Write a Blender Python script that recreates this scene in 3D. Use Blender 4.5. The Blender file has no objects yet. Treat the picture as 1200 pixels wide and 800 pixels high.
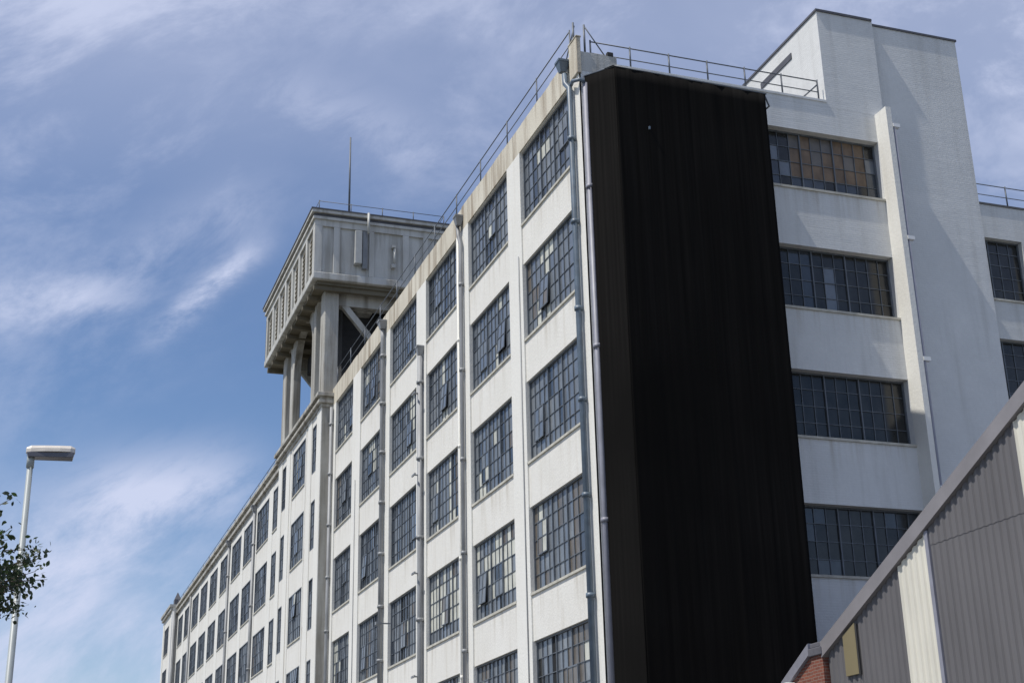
import bpy, math, random
from mathutils import Vector, Matrix, noise
random.seed(7)
S=bpy.context.scene; COL=S.collection
PI=math.pi; GZ=-0.43

# ------------------------------------------------------------------ materials
def newmat(name):
    m=bpy.data.materials.new(name); m.use_nodes=True
    nt=m.node_tree; b=nt.nodes['Principled BSDF']; return m,nt,b
def N(nt,t,**kw):
    n=nt.nodes.new(t)
    for k,v in kw.items(): setattr(n,k,v)
    return n
def setin(n,**kw):
    for k,v in kw.items(): n.inputs[k.replace('_',' ')].default_value=v
def coords(nt,scale):
    g=N(nt,'ShaderNodeNewGeometry'); mp=N(nt,'ShaderNodeMapping'); mp.inputs['Scale'].default_value=scale
    nt.links.new(g.outputs['Position'],mp.inputs['Vector']); return mp.outputs['Vector']
def noise_ramp(nt,scale,detail,p0,p1,vecscale=(1,1,1),rough=.6,dist=0):
    v=coords(nt,vecscale); n=N(nt,'ShaderNodeTexNoise'); setin(n,Scale=scale,Detail=detail,Roughness=rough,Distortion=dist)
    nt.links.new(v,n.inputs['Vector'])
    r=N(nt,'ShaderNodeMapRange'); setin(r,From_Min=p0,From_Max=p1); nt.links.new(n.outputs['Fac'],r.inputs['Value'])
    return r.outputs['Result']
def mixc(nt,fac,a,b):
    m=N(nt,'ShaderNodeMix',data_type='RGBA')
    if fac is not None:
        if isinstance(fac,(int,float)): m.inputs[0].default_value=fac
        else: nt.links.new(fac,m.inputs[0])
    for i,c in ((6,a),(7,b)):
        if isinstance(c,tuple): m.inputs[i].default_value=(*c,1)
        else: nt.links.new(c,m.inputs[i])
    return m.outputs[2]
def mul(nt,a,k):
    m=N(nt,'ShaderNodeMath',operation='MULTIPLY'); nt.links.new(a,m.inputs[0])
    if isinstance(k,(int,float)): m.inputs[1].default_value=k
    else: nt.links.new(k,m.inputs[1])
    return m.outputs[0]
def bump(nt,b,h,strength,dist=.02):
    bp=N(nt,'ShaderNodeBump'); setin(bp,Strength=strength,Distance=dist); nt.links.new(h,bp.inputs['Height']); nt.links.new(bp.outputs[0],b.inputs['Normal'])

def painted(name,base,dirt,stain,dirt_amt=.5,stain_amt=.5,brick=False,rough=.75,sp_=(.52,.78),sill=None):
    m,nt,b=newmat(name)
    blotch=noise_ramp(nt,.45,6,.35,.75)
    streak=noise_ramp(nt,1.0,5,sp_[0],sp_[1],(2.2,2.2,.16))
    fine=noise_ramp(nt,9,5,.35,.7)
    c=mixc(nt,mul(nt,blotch,dirt_amt),base,dirt)
    c=mixc(nt,mul(nt,streak,stain_amt),c,stain)
    if sill is not None:   # weathering runs that start under each window sill
        g2=N(nt,'ShaderNodeNewGeometry'); s2=N(nt,'ShaderNodeSeparateXYZ'); nt.links.new(g2.outputs['Position'],s2.inputs[0])
        a1=N(nt,'ShaderNodeMath',operation='SUBTRACT'); a1.inputs[0].default_value=sill+40; nt.links.new(s2.outputs[2],a1.inputs[1])
        a2=N(nt,'ShaderNodeMath',operation='MODULO'); nt.links.new(a1.outputs[0],a2.inputs[0]); a2.inputs[1].default_value=4.0
        a3=N(nt,'ShaderNodeMapRange'); setin(a3,From_Min=1.1,From_Max=0.0); nt.links.new(a2.outputs[0],a3.inputs['Value'])
        runs=noise_ramp(nt,1.0,4,.50,.70,(3.5,3.5,.12))
        c=mixc(nt,mul(nt,mul(nt,runs,a3.outputs['Result']),.55),c,(.36,.31,.23))
    c=mixc(nt,mul(nt,fine,.14),c,tuple(x*.62 for x in base))
    nt.links.new(c,b.inputs['Base Color']); b.inputs['Roughness'].default_value=rough
    h=noise_ramp(nt,14,4,.2,.8)
    if brick:
        b.inputs['Specular IOR Level'].default_value=.3
        g=N(nt,'ShaderNodeNewGeometry'); sp=N(nt,'ShaderNodeSeparateXYZ'); nt.links.new(g.outputs['Position'],sp.inputs[0])
        ad=N(nt,'ShaderNodeMath',operation='ADD'); nt.links.new(sp.outputs[0],ad.inputs[0]); nt.links.new(sp.outputs[1],ad.inputs[1])
        cb=N(nt,'ShaderNodeCombineXYZ'); nt.links.new(ad.outputs[0],cb.inputs[0]); nt.links.new(sp.outputs[2],cb.inputs[1])
        bt=N(nt,'ShaderNodeTexBrick'); setin(bt,Scale=1.0,Mortar_Size=.008,Mortar_Smooth=.6,Brick_Width=.225,Row_Height=.075)
        bt.inputs['Color1'].default_value=(1,1,1,1); bt.inputs['Color2'].default_value=(.8,.8,.8,1); bt.inputs['Mortar'].default_value=(0,0,0,1)
        nt.links.new(cb.outputs[0],bt.inputs['Vector'])
        ad2=N(nt,'ShaderNodeMath',operation='ADD'); nt.links.new(bt.outputs['Color'],ad2.inputs[0]); nt.links.new(mul(nt,h,.8),ad2.inputs[1])
        wav=noise_ramp(nt,1.0,3,.3,.7,(.5,.5,3.5))
        ad3=N(nt,'ShaderNodeMath',operation='ADD'); nt.links.new(ad2.outputs[0],ad3.inputs[0]); nt.links.new(mul(nt,wav,.7),ad3.inputs[1])
        h=ad3.outputs[0]
    bump(nt,b,h,.38 if brick else .55,.010)
    return m
def simple(name,col,rough=.6,metal=0.,var=.25,scale=3,spec=.5,vs=(1,1,1)):
    m,nt,b=newmat(name)
    f=noise_ramp(nt,scale,5,.3,.75,vs)
    c=mixc(nt,f,tuple(x*(1+var*.4) for x in col),tuple(x*(1-var) for x in col))
    nt.links.new(c,b.inputs['Base Color']); setin(b,Roughness=rough,Metallic=metal); b.inputs['Specular IOR Level'].default_value=spec
    return m
def glass(name,col,rough,spec=.5,var=.4):
    m,nt,b=newmat(name)
    oi=noise_ramp(nt,2.6,4,.35,.7,(1,1,.6))
    c=mixc(nt,oi,col,tuple(x*(1-var) for x in col))
    nt.links.new(c,b.inputs['Base Color']); setin(b,Roughness=rough,IOR=1.52); b.inputs['Specular IOR Level'].default_value=spec
    h=noise_ramp(nt,2.2,2,.2,.8); bump(nt,b,h,.25,.01)
    return m
M={}
M['wall']=painted('white painted render',(.74,.725,.675),(.66,.64,.58),(.46,.41,.32),.65,.42,sp_=(.55,.76),sill=20.62)
M['pil']=painted('white painted pilaster',(.76,.75,.70),(.68,.66,.60),(.48,.43,.34),.5,.36,sp_=(.55,.76))
M['parapet']=painted('stained cream parapet',(.64,.60,.50),(.50,.455,.36),(.20,.14,.08),.9,.85,sp_=(.47,.68))
M['endwall']=painted('white painted brick',(.70,.705,.69),(.58,.59,.585),(.42,.415,.38),.75,.45,brick=True,sill=20.43,sp_=(.50,.74))
M['plainwall']=painted('white painted tower brick',(.70,.705,.69),(.57,.58,.575),(.42,.415,.39),.8,.4,brick=True,sp_=(.52,.76))
M['conc']=painted('weathered pale concrete',(.50,.49,.45),(.33,.31,.26),(.15,.13,.10),.95,.9,sp_=(.44,.68))
M['tank']=painted('weathered white tank render',(.57,.57,.54),(.42,.41,.38),(.20,.18,.14),.9,.7,sp_=(.46,.70))
M['soffit']=painted('stained soffit and recess shade',(.17,.15,.105),(.10,.085,.055),(.07,.055,.03),.9,.8)
M['sill']=simple('cream sill',(.52,.50,.43),.8,var=.35)
M['frame']=simple('grey blue steel frame',(.13,.148,.17),.5,var=.4)
M['frame_e']=simple('pale worn steel frame',(.17,.17,.165),.5,var=.4)
M['revealblue']=simple('grey painted frame',(.22,.25,.29),.6)
M['lead']=simple('dark flashing and slot shade',(.09,.09,.10),.55)
M['roof']=simple('roof felt',(.12,.12,.12),.9)
M['pipeblue']=simple('blue grey cast iron pipe',(.115,.155,.20),.45,var=.35)
M['pipegrey']=simple('grey cast iron pipe',(.26,.27,.28),.5,var=.35,vs=(1,1,.3))
M['pipelav']=simple('pale grey pipe',(.25,.255,.30),.5,var=.2)
M['capgrey']=simple('grey cap stone',(.11,.11,.13),.8)
M['white']=simple('white gloss paint',(.8,.8,.78),.4,var=.1)
M['rail']=simple('dark galvanised rail',(.10,.115,.135),.5,var=.3)
M['dark']=simple('dark metal and void shade',(.035,.035,.035),.9,var=.4)
M['galv']=simple('galvanised pole',(.33,.36,.36),.45,metal=.0,var=.15)
M['lamphead']=simple('cream lamp housing',(.62,.57,.5),.45,var=.1)
M['lens']=simple('dark lamp lens',(.10,.10,.115),.25,var=.1)
M['duct']=simple('pale duct',(.46,.46,.43),.5,var=.15)
M['g_blue']=glass('blue grey window glass',(.155,.175,.20),.16,.8,.25)
M['g_dark']=glass('dark window glass',(.055,.066,.08),.1,.7)
M['g_grey']=glass('dusty window glass',(.185,.205,.225),.3,.5,.25)
M['g_pale']=glass('pale dusty glass',(.235,.255,.27),.3)
M['g_cream']=glass('whitened glass and painted reflections',(.62,.62,.54),.45,.4,.3)
M['g_tan']=glass('brownish dusty glass',(.17,.15,.125),.3)
M['g_brown']=glass('glass over brown blind',(.22,.155,.10),.35,.3,.5)
M['g_olive']=glass('murky dark glass',(.035,.036,.034),.15,.5,.6)
M['hole']=simple('open vent gap',(.006,.007,.008),.9)
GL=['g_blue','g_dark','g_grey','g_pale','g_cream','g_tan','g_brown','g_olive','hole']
def cloth_mat():
    m,nt,b=newmat('black netting')
    st=noise_ramp(nt,1.0,5,.35,.75,(7,7,.10),.7); bl=noise_ramp(nt,.12,3,.35,.7)
    c=mixc(nt,mul(nt,st,bl),(.0068,.0064,.0060),(.0205,.0190,.0175))
    nt.links.new(c,b.inputs['Base Color']); setin(b,Roughness=.95); b.inputs['Specular IOR Level'].default_value=.03
    return m
M['black']=cloth_mat()
def corr_mat(name,col,spec=.3):
    m,nt,b=newmat(name)
    st=noise_ramp(nt,1.0,5,.4,.8,(1.5,1.5,.25)); f=noise_ramp(nt,.5,4,.3,.7)
    c=mixc(nt,mul(nt,st,.5),col,tuple(x*.6 for x in col)); c=mixc(nt,mul(nt,f,.3),c,tuple(x*1.3 for x in col))
    nt.links.new(c,b.inputs['Base Color']); setin(b,Roughness=.6); b.inputs['Specular IOR Level'].default_value=spec
    return m
M['clad']=corr_mat('grey corrugated cladding',(.128,.124,.128))
M['lightclad']=corr_mat('cream translucent sheeting',(.62,.60,.52))
M['tanclad']=corr_mat('tan panel',(.20,.17,.10))
M['fascia']=simple('grey fascia',(.225,.215,.225),.6,var=.2,scale=1)
def brickmat():
    m,nt,b=newmat('red brick')
    g=N(nt,'ShaderNodeNewGeometry'); sp=N(nt,'ShaderNodeSeparateXYZ'); nt.links.new(g.outputs['Position'],sp.inputs[0])
    ad=N(nt,'ShaderNodeMath',operation='ADD'); nt.links.new(sp.outputs[0],ad.inputs[0]); nt.links.new(sp.outputs[1],ad.inputs[1])
    cb=N(nt,'ShaderNodeCombineXYZ'); nt.links.new(ad.outputs[0],cb.inputs[0]); nt.links.new(sp.outputs[2],cb.inputs[1])
    bt=N(nt,'ShaderNodeTexBrick'); setin(bt,Scale=1.0,Mortar_Size=.008,Brick_Width=.225,Row_Height=.075)
    bt.inputs['Color1'].default_value=(.24,.075,.045,1); bt.inputs['Color2'].default_value=(.16,.05,.035,1); bt.inputs['Mortar'].default_value=(.22,.17,.14,1)
    nt.links.new(cb.outputs[0],bt.inputs['Vector'])
    nt.links.new(bt.outputs['Color'],b.inputs['Base Color']); b.inputs['Roughness'].default_value=.9
    bump(nt,b,bt.outputs['Color'],.4,.01); return m
M['brick']=brickmat()
M['asphalt']=simple('asphalt',(.055,.055,.057),.9,var=.3,scale=6)
M['paving']=simple('concrete paving',(.26,.25,.235),.9,var=.25,scale=2)
M['yard']=simple('yard concrete',(.20,.195,.185),.9,var=.3,scale=.7)
M['earth']=simple('dry ground',(.13,.13,.10),1,var=.4,scale=.2)
M['kerb']=simple('kerb stone',(.32,.31,.29),.85)
M['line']=simple('road paint',(.75,.75,.72),.7,var=.2)
M['bark']=simple('bark',(.09,.07,.05),.95,var=.5,scale=12)
def leafm(name,c):
    m,nt,b=newmat(name)
    f=noise_ramp(nt,4,3,.3,.7); nt.links.new(mixc(nt,f,c,tuple(x*.5 for x in c)),b.inputs['Base Color'])
    setin(b,Roughness=.5); b.inputs['Specular IOR Level'].default_value=.35
    tr=N(nt,'ShaderNodeBsdfTranslucent'); tr.inputs[0].default_value=(c[0]*.9,c[1]*1.3,c[2]*.5,1)
    mx=N(nt,'ShaderNodeMixShader'); mx.inputs[0].default_value=.25
    nt.links.new(b.outputs[0],mx.inputs[1]); nt.links.new(tr.outputs[0],mx.inputs[2])
    nt.links.new(mx.outputs[0],nt.nodes['Material Output'].inputs[0]); return m
M['leafa']=leafm('dark leaf',(.03,.045,.026)); M['leafb']=leafm('mid leaf',(.045,.065,.033)); M['leafc']=leafm('bright leaf',(.08,.11,.055))

# ------------------------------------------------------------------ mesh builder
class MB:
    def __init__(s): s.v=[]; s.f=[]; s.mi=[]; s.smooth=[]
    def face(s,pts,mi=0,sm=False):
        b=len(s.v); s.v+= [tuple(p) for p in pts]; s.f.append(tuple(range(b,b+len(pts)))); s.mi.append(mi); s.smooth.append(sm)
    def box(s,x0,x1,y0,y1,z0,z1,mi=0):
        if x0>x1:x0,x1=x1,x0
        if y0>y1:y0,y1=y1,y0
        if z0>z1:z0,z1=z1,z0
        b=len(s.v); s.v+=[(x0,y0,z0),(x1,y0,z0),(x1,y1,z0),(x0,y1,z0),(x0,y0,z1),(x1,y0,z1),(x1,y1,z1),(x0,y1,z1)]
        for q in ((3,2,1,0),(4,5,6,7),(0,1,5,4),(1,2,6,5),(2,3,7,6),(3,0,4,7)):
            s.f.append(tuple(b+i for i in q)); s.mi.append(mi); s.smooth.append(False)
        return s
    def hexa(s,P,mi=0):   # 8 points, bottom loop then top loop
        b=len(s.v); s.v+=[tuple(p) for p in P]
        for q in ((3,2,1,0),(4,5,6,7),(0,1,5,4),(1,2,6,5),(2,3,7,6),(3,0,4,7)):
            s.f.append(tuple(b+i for i in q)); s.mi.append(mi); s.smooth.append(False)
        return s
    def tube(s,pts,r,n=8,mi=0,cap=True):
        pts=[Vector(p) for p in pts]; rs=r if isinstance(r,(list,tuple)) else [r]*len(pts)
        base=len(s.v); prev=None
        for i,p in enumerate(pts):
            if i==0: d=pts[1]-p
            elif i==len(pts)-1: d=p-pts[i-1]
            else: d=(pts[i+1]-p).normalized()+(p-pts[i-1]).normalized()
            d.normalize()
            if prev is None:
                a=Vector((0,0,1)) if abs(d.z)<.9 else Vector((1,0,0)); a=(a-d*a.dot(d)).normalized()
            else: a=(prev-d*prev.dot(d)).normalized()
            prev=a; c=d.cross(a)
            for k in range(n):
                t=2*PI*k/n; s.v.append(tuple(p+(a*math.cos(t)+c*math.sin(t))*rs[i]))
        for i in range(len(pts)-1):
            for k in range(n):
                k2=(k+1)%n; s.f.append((base+i*n+k,base+i*n+k2,base+(i+1)*n+k2,base+(i+1)*n+k)); s.mi.append(mi); s.smooth.append(True)
        if cap:
            s.f.append(tuple(base+k for k in reversed(range(n)))); s.mi.append(mi); s.smooth.append(False)
            e=base+(len(pts)-1)*n; s.f.append(tuple(e+k for k in range(n))); s.mi.append(mi); s.smooth.append(False)
        return s
    def build(s,name,mats,parent=None,bevel=0):
        me=bpy.data.meshes.new(name); 
        if parent is not None:
            o=world_pos(parent); vs=[(a-o.x,b-o.y,c-o.z) for a,b,c in s.v]
        else: vs=s.v
        me.from_pydata(vs,[],s.f)
        if isinstance(mats,str): mats=[mats]
        for m in mats: me.materials.append(M[m])
        for p,mi,sm in zip(me.polygons,s.mi,s.smooth): p.material_index=mi; p.use_smooth=sm
        me.update()
        ob=bpy.data.objects.new(name,me); COL.objects.link(ob)
        if parent is not None: ob.parent=parent
        if bevel:
            bv=ob.modifiers.new('bevel','BEVEL'); bv.width=bevel; bv.segments=2; bv.limit_method='ANGLE'
        return ob
POS={}
def world_pos(o):
    p=Vector((0,0,0))
    while o is not None: p+=o.location; o=o.parent
    return p
def thing(name,label,cat,loc,group=None):
    o=bpy.data.objects.new(name,None); COL.objects.link(o); o.location=loc; o['label']=label; o['category']=cat
    if group:o['group']=group
    o.empty_display_size=.5
    return o
def struct(o): o['kind']='structure'; return o

def wall(mb,O,U,N_,u0,u1,v0,v1,ops,depth,mi=0,mr=None):
    """wall sheet with openings; O origin (z=0), U along, N_ outward normal, openings (a,b,c,d)=u0,u1,z0,z1"""
    O=Vector(O);U=Vector(U);N_=Vector(N_)
    if mr is None: mr=mi
    us=sorted({u0,u1,*[x for o in ops for x in o[:2]]}); vs=sorted({v0,v1,*[x for o in ops for x in o[2:]]})
    P=lambda u,v,d=0: O+U*u+Vector((0,0,v))-N_*d
    for i in range(len(us)-1):
        # merge vertical runs
        run=None
        for j in range(len(vs)-1):
            cu=(us[i]+us[i+1])/2; cv=(vs[j]+vs[j+1])/2
            op=any(o[0]<cu<o[1] and o[2]<cv<o[3] for o in ops)
            if not op: mb.face([P(us[i],vs[j]),P(us[i+1],vs[j]),P(us[i+1],vs[j+1]),P(us[i],vs[j+1])],mi)
    for a,b,c,d in ops:
        mb.face([P(a,c),P(a,c,depth),P(a,d,depth),P(a,d)],mr); mb.face([P(b,c,depth),P(b,c),P(b,d),P(b,d,depth)],mr)
        mb.face([P(a,c),P(b,c),P(b,c,depth),P(a,c,depth)],mr); mb.face([P(a,d,depth),P(b,d,depth),P(b,d),P(a,d)],mr)

# styles: weights over GL
ST={'upper':[6,.8,2.6,.9,.06,.1,0,.15,.03],'mid':[5,.8,3,1.2,.15,.3,0,.2,.03],'tan':[1,.8,2.5,2.2,1.0,2.6,0,.6,.1],
    'plain':[7,1,1,.3,0,0,0,.3,0],'far':[5,1.5,2.5,.6,.15,.2,0,.4,0],'end':[.1,1.2,.06,.01,.0,.04,.05,8,0]}
def window(parent,O,U,N_,a,b,c,d,depth,style='upper',pw=.40,ph=.52,seed=0,frame='frame',sill=True,cream=None,main=3,bars=.020,vent=True):
    rnd=random.Random(seed*7919+13)
    O=Vector(O);U=Vector(U);N_=Vector(N_)
    P=lambda u,v,e=0: O+U*u+Vector((0,0,v))+N_*(e-depth)
    w=b-a;h=d-c; nc=max(1,round(w/pw)); nr=max(1,round(h/ph))
    def bar(mb,u0,u1,v0,v1,e0,e1):
        mb.hexa([P(u0,v0,e0),P(u1,v0,e0),P(u1,v0,e1),P(u0,v0,e1),P(u0,v1,e0),P(u1,v1,e0),P(u1,v1,e1),P(u0,v1,e1)])
    F=MB()
    t=.05
    bar(F,a,b,c,c+t,-.02,.06); bar(F,a,b,d-t,d,-.02,.06); bar(F,a,a+t,c+t,d-t,-.02,.06); bar(F,b-t,b,c+t,d-t,-.02,.06)
    mains={round(nc*k/main) for k in range(1,main)} if main>1 else set()
    cu=[a+w*i/nc for i in range(nc+1)]; cv=[c+h*j/nr for j in range(nr+1)]
    for i in range(1,nc):
        tt=.042 if i in mains else bars; ee=.055 if i in mains else .03
        bar(F,cu[i]-tt/2,cu[i]+tt/2,c+t,d-t,-.01,ee)
    for j in range(1,nr):
        tt=bars*.95
        bar(F,a+t,b-t,cv[j]-tt/2,cv[j]+tt/2,-.008,.026)
    vents=set(); G=MB()
    if vent and nc>=6:
        for k in range(rnd.choice((1,1,2))):
            vi=rnd.randrange(1,nc-2); vj=rnd.choice((1,2))
            if vj+1<nr and not any((vi+x,vj+y) in vents for x in(0,1) for y in (0,1)):
                for x in (0,1):
                    for y in (0,1): vents.add((vi+x,vj+y))
                op=rnd.choice((0,0,0,.02,.03,.07))
                u0,u1,v0,v1=cu[vi]+.01,cu[vi+2]-.01,cv[vj]+.01,cv[vj+2]-.01
                # pivoting casement: dark gap behind, leaf tilted out at the bottom
                G.face([P(u0,v0,.0),P(u1,v0,.0),P(u1,v1,.0),P(u0,v1,.0)],8 if op>.04 else 0)
                def tp(u,v,e=0):
                    f=(v1-v)/(v1-v0); return P(u,v,.035+e+op*f)
                def tbar(x0,x1,y0,y1): F.hexa([tp(x0,y0),tp(x1,y0),tp(x1,y0,.03),tp(x0,y0,.03),tp(x0,y1),tp(x1,y1),tp(x1,y1,.03),tp(x0,y1,.03)])
                s_=.035
                tbar(u0,u1,v0,v0+s_);tbar(u0,u1,v1-s_,v1);tbar(u0,u0+s_,v0+s_,v1-s_);tbar(u1-s_,u1,v0+s_,v1-s_)
                um=(u0+u1)/2; tbar(um-.012,um+.012,v0+s_,v1-s_); vm=(v0+v1)/2; tbar(u0+s_,um-.012,vm-.012,vm+.012); tbar(um+.012,u1-s_,vm-.012,vm+.012)
                for (x0,x1) in ((u0+s_,um-.012),(um+.012,u1-s_)):
                    for (y0,y1) in ((v0+s_,vm-.012),(vm+.012,v1-s_)):
                        G.face([tp(x0,y0,.012),tp(x1,y0,.012),tp(x1,y1,.012),tp(x0,y1,.012)],rnd.choices(range(9),ST[style])[0])
    wts=ST[style]
    prev=None
    cl=[(rnd.uniform(0,nc),rnd.uniform(0,nr),rnd.choice((2,3,4,5,1,3))) for _ in range(rnd.choice((1,2,3)))] if style in('upper','mid','tan') else []
    for i in range(nc):
        for j in range(nr):
            if (i,j) in vents: continue
            if prev is not None and rnd.random()<.55: mi=prev
            else: mi=rnd.choices(range(9),wts)[0]
            for (a_,b_,m_) in cl:
                if abs(i-a_)<1.1 and abs(j-b_)<.9 and rnd.random()<.75: mi=m_
            if cream=='mid' and 1<=j<=nr-2+(seed%2): mi=rnd.choices([4,3,2],[9,1.5,.4])[0]  # bright reflections painted as cream panes; top row stays greyer for lintel shadow
            if cream=='mid' and (j==0): mi=rnd.choices([2,0,7],[3,2,1])[0]
            if cream=='brown':
                fx=(i+.5)/nc
                if j>=1 and .53+.0*j<fx<(.90+.02*j if j<nr-1 else .95) and rnd.random()<.96: mi=6 if rnd.random()<.8 else 5
                elif j==0: mi=rnd.choice((1,1,7))
                else: mi=rnd.choice((1,7,7,0))
            prev=mi
            g=.004; e=[rnd.uniform(-g,g) for _ in range(3)]; ee=(e[0],e[1],e[2],e[0]+e[2]-e[1])
            G.face([P(cu[i],cv[j],ee[0]),P(cu[i+1],cv[j],ee[1]),P(cu[i+1],cv[j+1],ee[2]),P(cu[i],cv[j+1],ee[3])],mi)
    fo=F.build('window',frame,parent)
    G.build('glass',GL,fo)
    if sill:
        Sb=MB(); bar(Sb,a-.02,b+.02,c-.06,c+.012,.055,depth+.05); Sb.build('sill','sill',fo)
    return fo

# ------------------------------------------------------------------ the factory
H=4.0
fac=thing('factory_building','long white painted multi-storey factory with rows of steel framed windows and stained cream parapet','factory building',(0,0,GZ))
FU=(0,1,0); FN=(-1,0,0)
S1,HW=20.62,2.60
cols=[(.97,5.36),(6.66,11.03),(12.52,16.66),(18.06,22.36),(24.0,27.84),(29.43,33.23)]
left=[(46.9,51.0),(52.45,56.85),(57.9,62.3),(63.4,67.7),(69.2,73.4),(74.9,79.1),(80.5,84.7),(85.9,90.1),(91.3,95.5),(96.8,100.4)]
endb=[(104.0,107.6)]
W=MB(); ops=[]
for a,b in cols:
    for k in range(6): ops.append((a,b,S1-k*H,S1-k*H+HW))
DP=.13
# spandrels set 50 mm back from the pilasters
wall(W,(.05,0,0),FU,FN,.0,34.1,GZ,23.25,ops,DP)
W.build('street_wall','wall',fac)
W=MB(); ops2=[]
for a,b in left:
    for k in range(6): ops2.append((a,b,S1-.25-k*H,S1-.25-k*H+HW))
wall(W,(.03,0,0),FU,FN,46.0,101.2,GZ,24.0,ops2,.05)
W.build('street_wall','wall',fac); W=MB(); opsE=[(a,b,S1-.25-k*H,S1-.25-k*H+HW) for a,b in endb for k in range(6)]
wall(W,(-.45,0,0),FU,FN,101.2,109.0,GZ,24.3,opsE,.05)
W.face([(-.45,101.2,GZ),(-.45,101.2,24.3),(.05,101.2,24.3),(.05,101.2,GZ)])
W.build('street_wall','wall',fac)
# far/back shell
B=MB()
B.face([(14,109,GZ),(14,0.3,GZ),(14,0.3,23.6),(14,109,23.6)]); B.face([(-.45,109,GZ),(14,109,GZ),(14,109,24.3),(-.45,109,24.3)])
B.build('rear_wall','endwall',fac)
R_=MB(); R_.box(.3,13.99,.3,33.3,23.3,23.5); R_.box(.3,13.99,33.3,108.9,23.25,23.45); R_.build('roof','roof',fac)
# pilasters
P_=MB(); edges=[0.0]+[x for c in cols for x in c]+[34.1]
for i in range(0,len(edges),2):
    P_.box(-.0,.05,edges[i],edges[i+1],GZ,23.25)
P_.build('pilasters','pil',fac)
P2=MB(); e2=[46.0]+[x for c in left for x in c]+[101.2]
for i in range(0,len(e2),2): P2.box(.01,.03,e2[i],e2[i+1],GZ,23.3)
for y in (101.22,108.0): P2.box(-.5,-.45,y,y+.95,GZ,24.2)
P2.build('pilasters','pil',fac)
# parapet bays of the street side
yb=[0.62,6.0,11.8,17.2,23.2,28.7,34.1]
for i in range(6):
    q=MB(); y0,y1=yb[i],yb[i+1]-.012
    dz=random.uniform(-.02,.02)
    n=6
    for k in range(n):
        ya=y0+(y1-y0)*k/n; yc=y0+(y1-y0)*(k+1)/n
        q.box(.0+.0,.3,ya,yc,23.25,24.2+dz+random.uniform(-.02,.03))
    q.build('parapet','parapet',fac)
# left wing cornice
q=MB(); q.box(-.0,.35,46.0,101.2,23.42,23.62); q.box(-.16,.35,46.0,101.2,23.62,23.82); q.box(-.06,.35,46,101.2,23.82,24.1); q.box(-.24,.35,46,101.2,24.1,24.32)
q.box(-.66,.35,101.21,109.1,23.95,24.25); q.box(-.76,.35,101.15,109.2,24.25,24.5)
q.build('cornice','conc',fac)
# windows street side
sty={0:'upper',1:'upper',2:'mid',3:'tan',4:'tan',5:'tan'}
for ci,(a,b) in enumerate(cols):
    for k in range(6):
        st=sty[k]; cream=None
        if ci>=3: st='upper' if k<4 else 'mid'
        if ci==3 and k==0: st='plain'
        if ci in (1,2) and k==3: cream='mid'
        if ci==3 and k==3: st='tan'
        window(fac,(.05,0,0),FU,FN,a,b,S1-k*H,S1-k*H+HW,DP,st,seed=ci*10+k+1,cream=cream)
for ci,(a,b) in enumerate(left):
    for k in range(4 if ci>1 else 5):
        window(fac,(.03,0,0),FU,FN,a,b,S1-.25-k*H,S1-.25-k*H+HW,.05,'far',seed=300+ci*10+k,pw=.6,ph=.65,main=3,bars=.04,vent=False)
for k in range(3):
    window(fac,(-.45,0,0),FU,FN,*endb[0],S1-.25-k*H,S1-.25-k*H+HW,.05,'far',seed=500+k,pw=.6,ph=.65,bars=.04,vent=False)
# dark infill behind window openings that carry no window (lowest far storeys)
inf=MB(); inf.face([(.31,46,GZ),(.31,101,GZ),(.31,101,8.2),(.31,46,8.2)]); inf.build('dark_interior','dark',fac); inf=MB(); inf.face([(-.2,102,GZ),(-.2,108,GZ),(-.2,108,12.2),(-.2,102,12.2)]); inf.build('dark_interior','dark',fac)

# end wall
EU=(1,0,0); EN=(0,-1,0)
TE,SE=22.47,20.43
E_=MB(); eo=[(3.2,10.25,SE-k*H,TE-k*H) for k in range(6)]
wall(E_,(0,0,0),EU,EN,0.0,10.6,GZ,23.45,[o for o in eo],.30)
E_.build('end_wall','endwall',fac)
q=MB(); q.box(1.255,8.5,.0,.3,23.453,23.62); q.box(1.255,8.5,-.03,.34,23.62,23.70); q.build('end_parapet','endwall',fac)
for k in range(6):
    window(fac,(0,0,0),EU,EN,3.2,10.25,SE-k*H,TE-k*H,.30,'end',seed=700+k,pw=.40,ph=.46,frame='frame',main=5,vent=False,cream='brown' if k==0 else None,sill=True,bars=.02)
# corner pier
q=MB(); q.box(-.07,.07,-.05,.58,23.2,24.42); q.box(-.09,.09,-.07,.60,24.42,24.47); q.build('corner_pier','parapet',fac,bevel=.015)
q=MB(); q.box(.075,1.25,-.006,.28,23.3,23.96); q.build('parapet_block','tank',fac)
# downpipes
def pipe(pts,r,mat,collars=(),hopper=None,hs=.2):
    p=MB().tube(pts,r,10).build('downpipe',mat,fac)
    for z in collars:
        # interpolate along pipe
        x,y=pts[-1][0],pts[-1][1]
        MB().tube([(x,y,z-.06),(x,y,z+.06)],r*1.38,10).build('collar',mat,p)
    if hopper:
        x,y,z=hopper; h=MB(); s=hs
        h.hexa([(x-s*.55,y-s*.5,z-.32),(x+s*.55,y-s*.5,z-.32),(x+s*.55,y+s*.5,z-.32),(x-s*.55,y+s*.5,z-.32),(x-s,y-s*.95,z),(x+s,y-s*.95,z),(x+s,y+s*.95,z),(x-s,y+s*.95,z)])
        h.box(x-s*1.1,x+s*1.1,y-s*1.05,y+s*1.05,z,z+.07); h.build('hopper_head',mat,p)
    return p
zc=lambda a,b,s:[a-s*i for i in range(int((a-b)/s)+1)]
pipe([(-.16,.75,23.55),(-.16,.72,23.2),(-.14,.45,22.9),(-.14,.45,GZ)],.09,'pipeblue',zc(21.2,1,2.7),(-.2,.80,23.95),.17)
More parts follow.
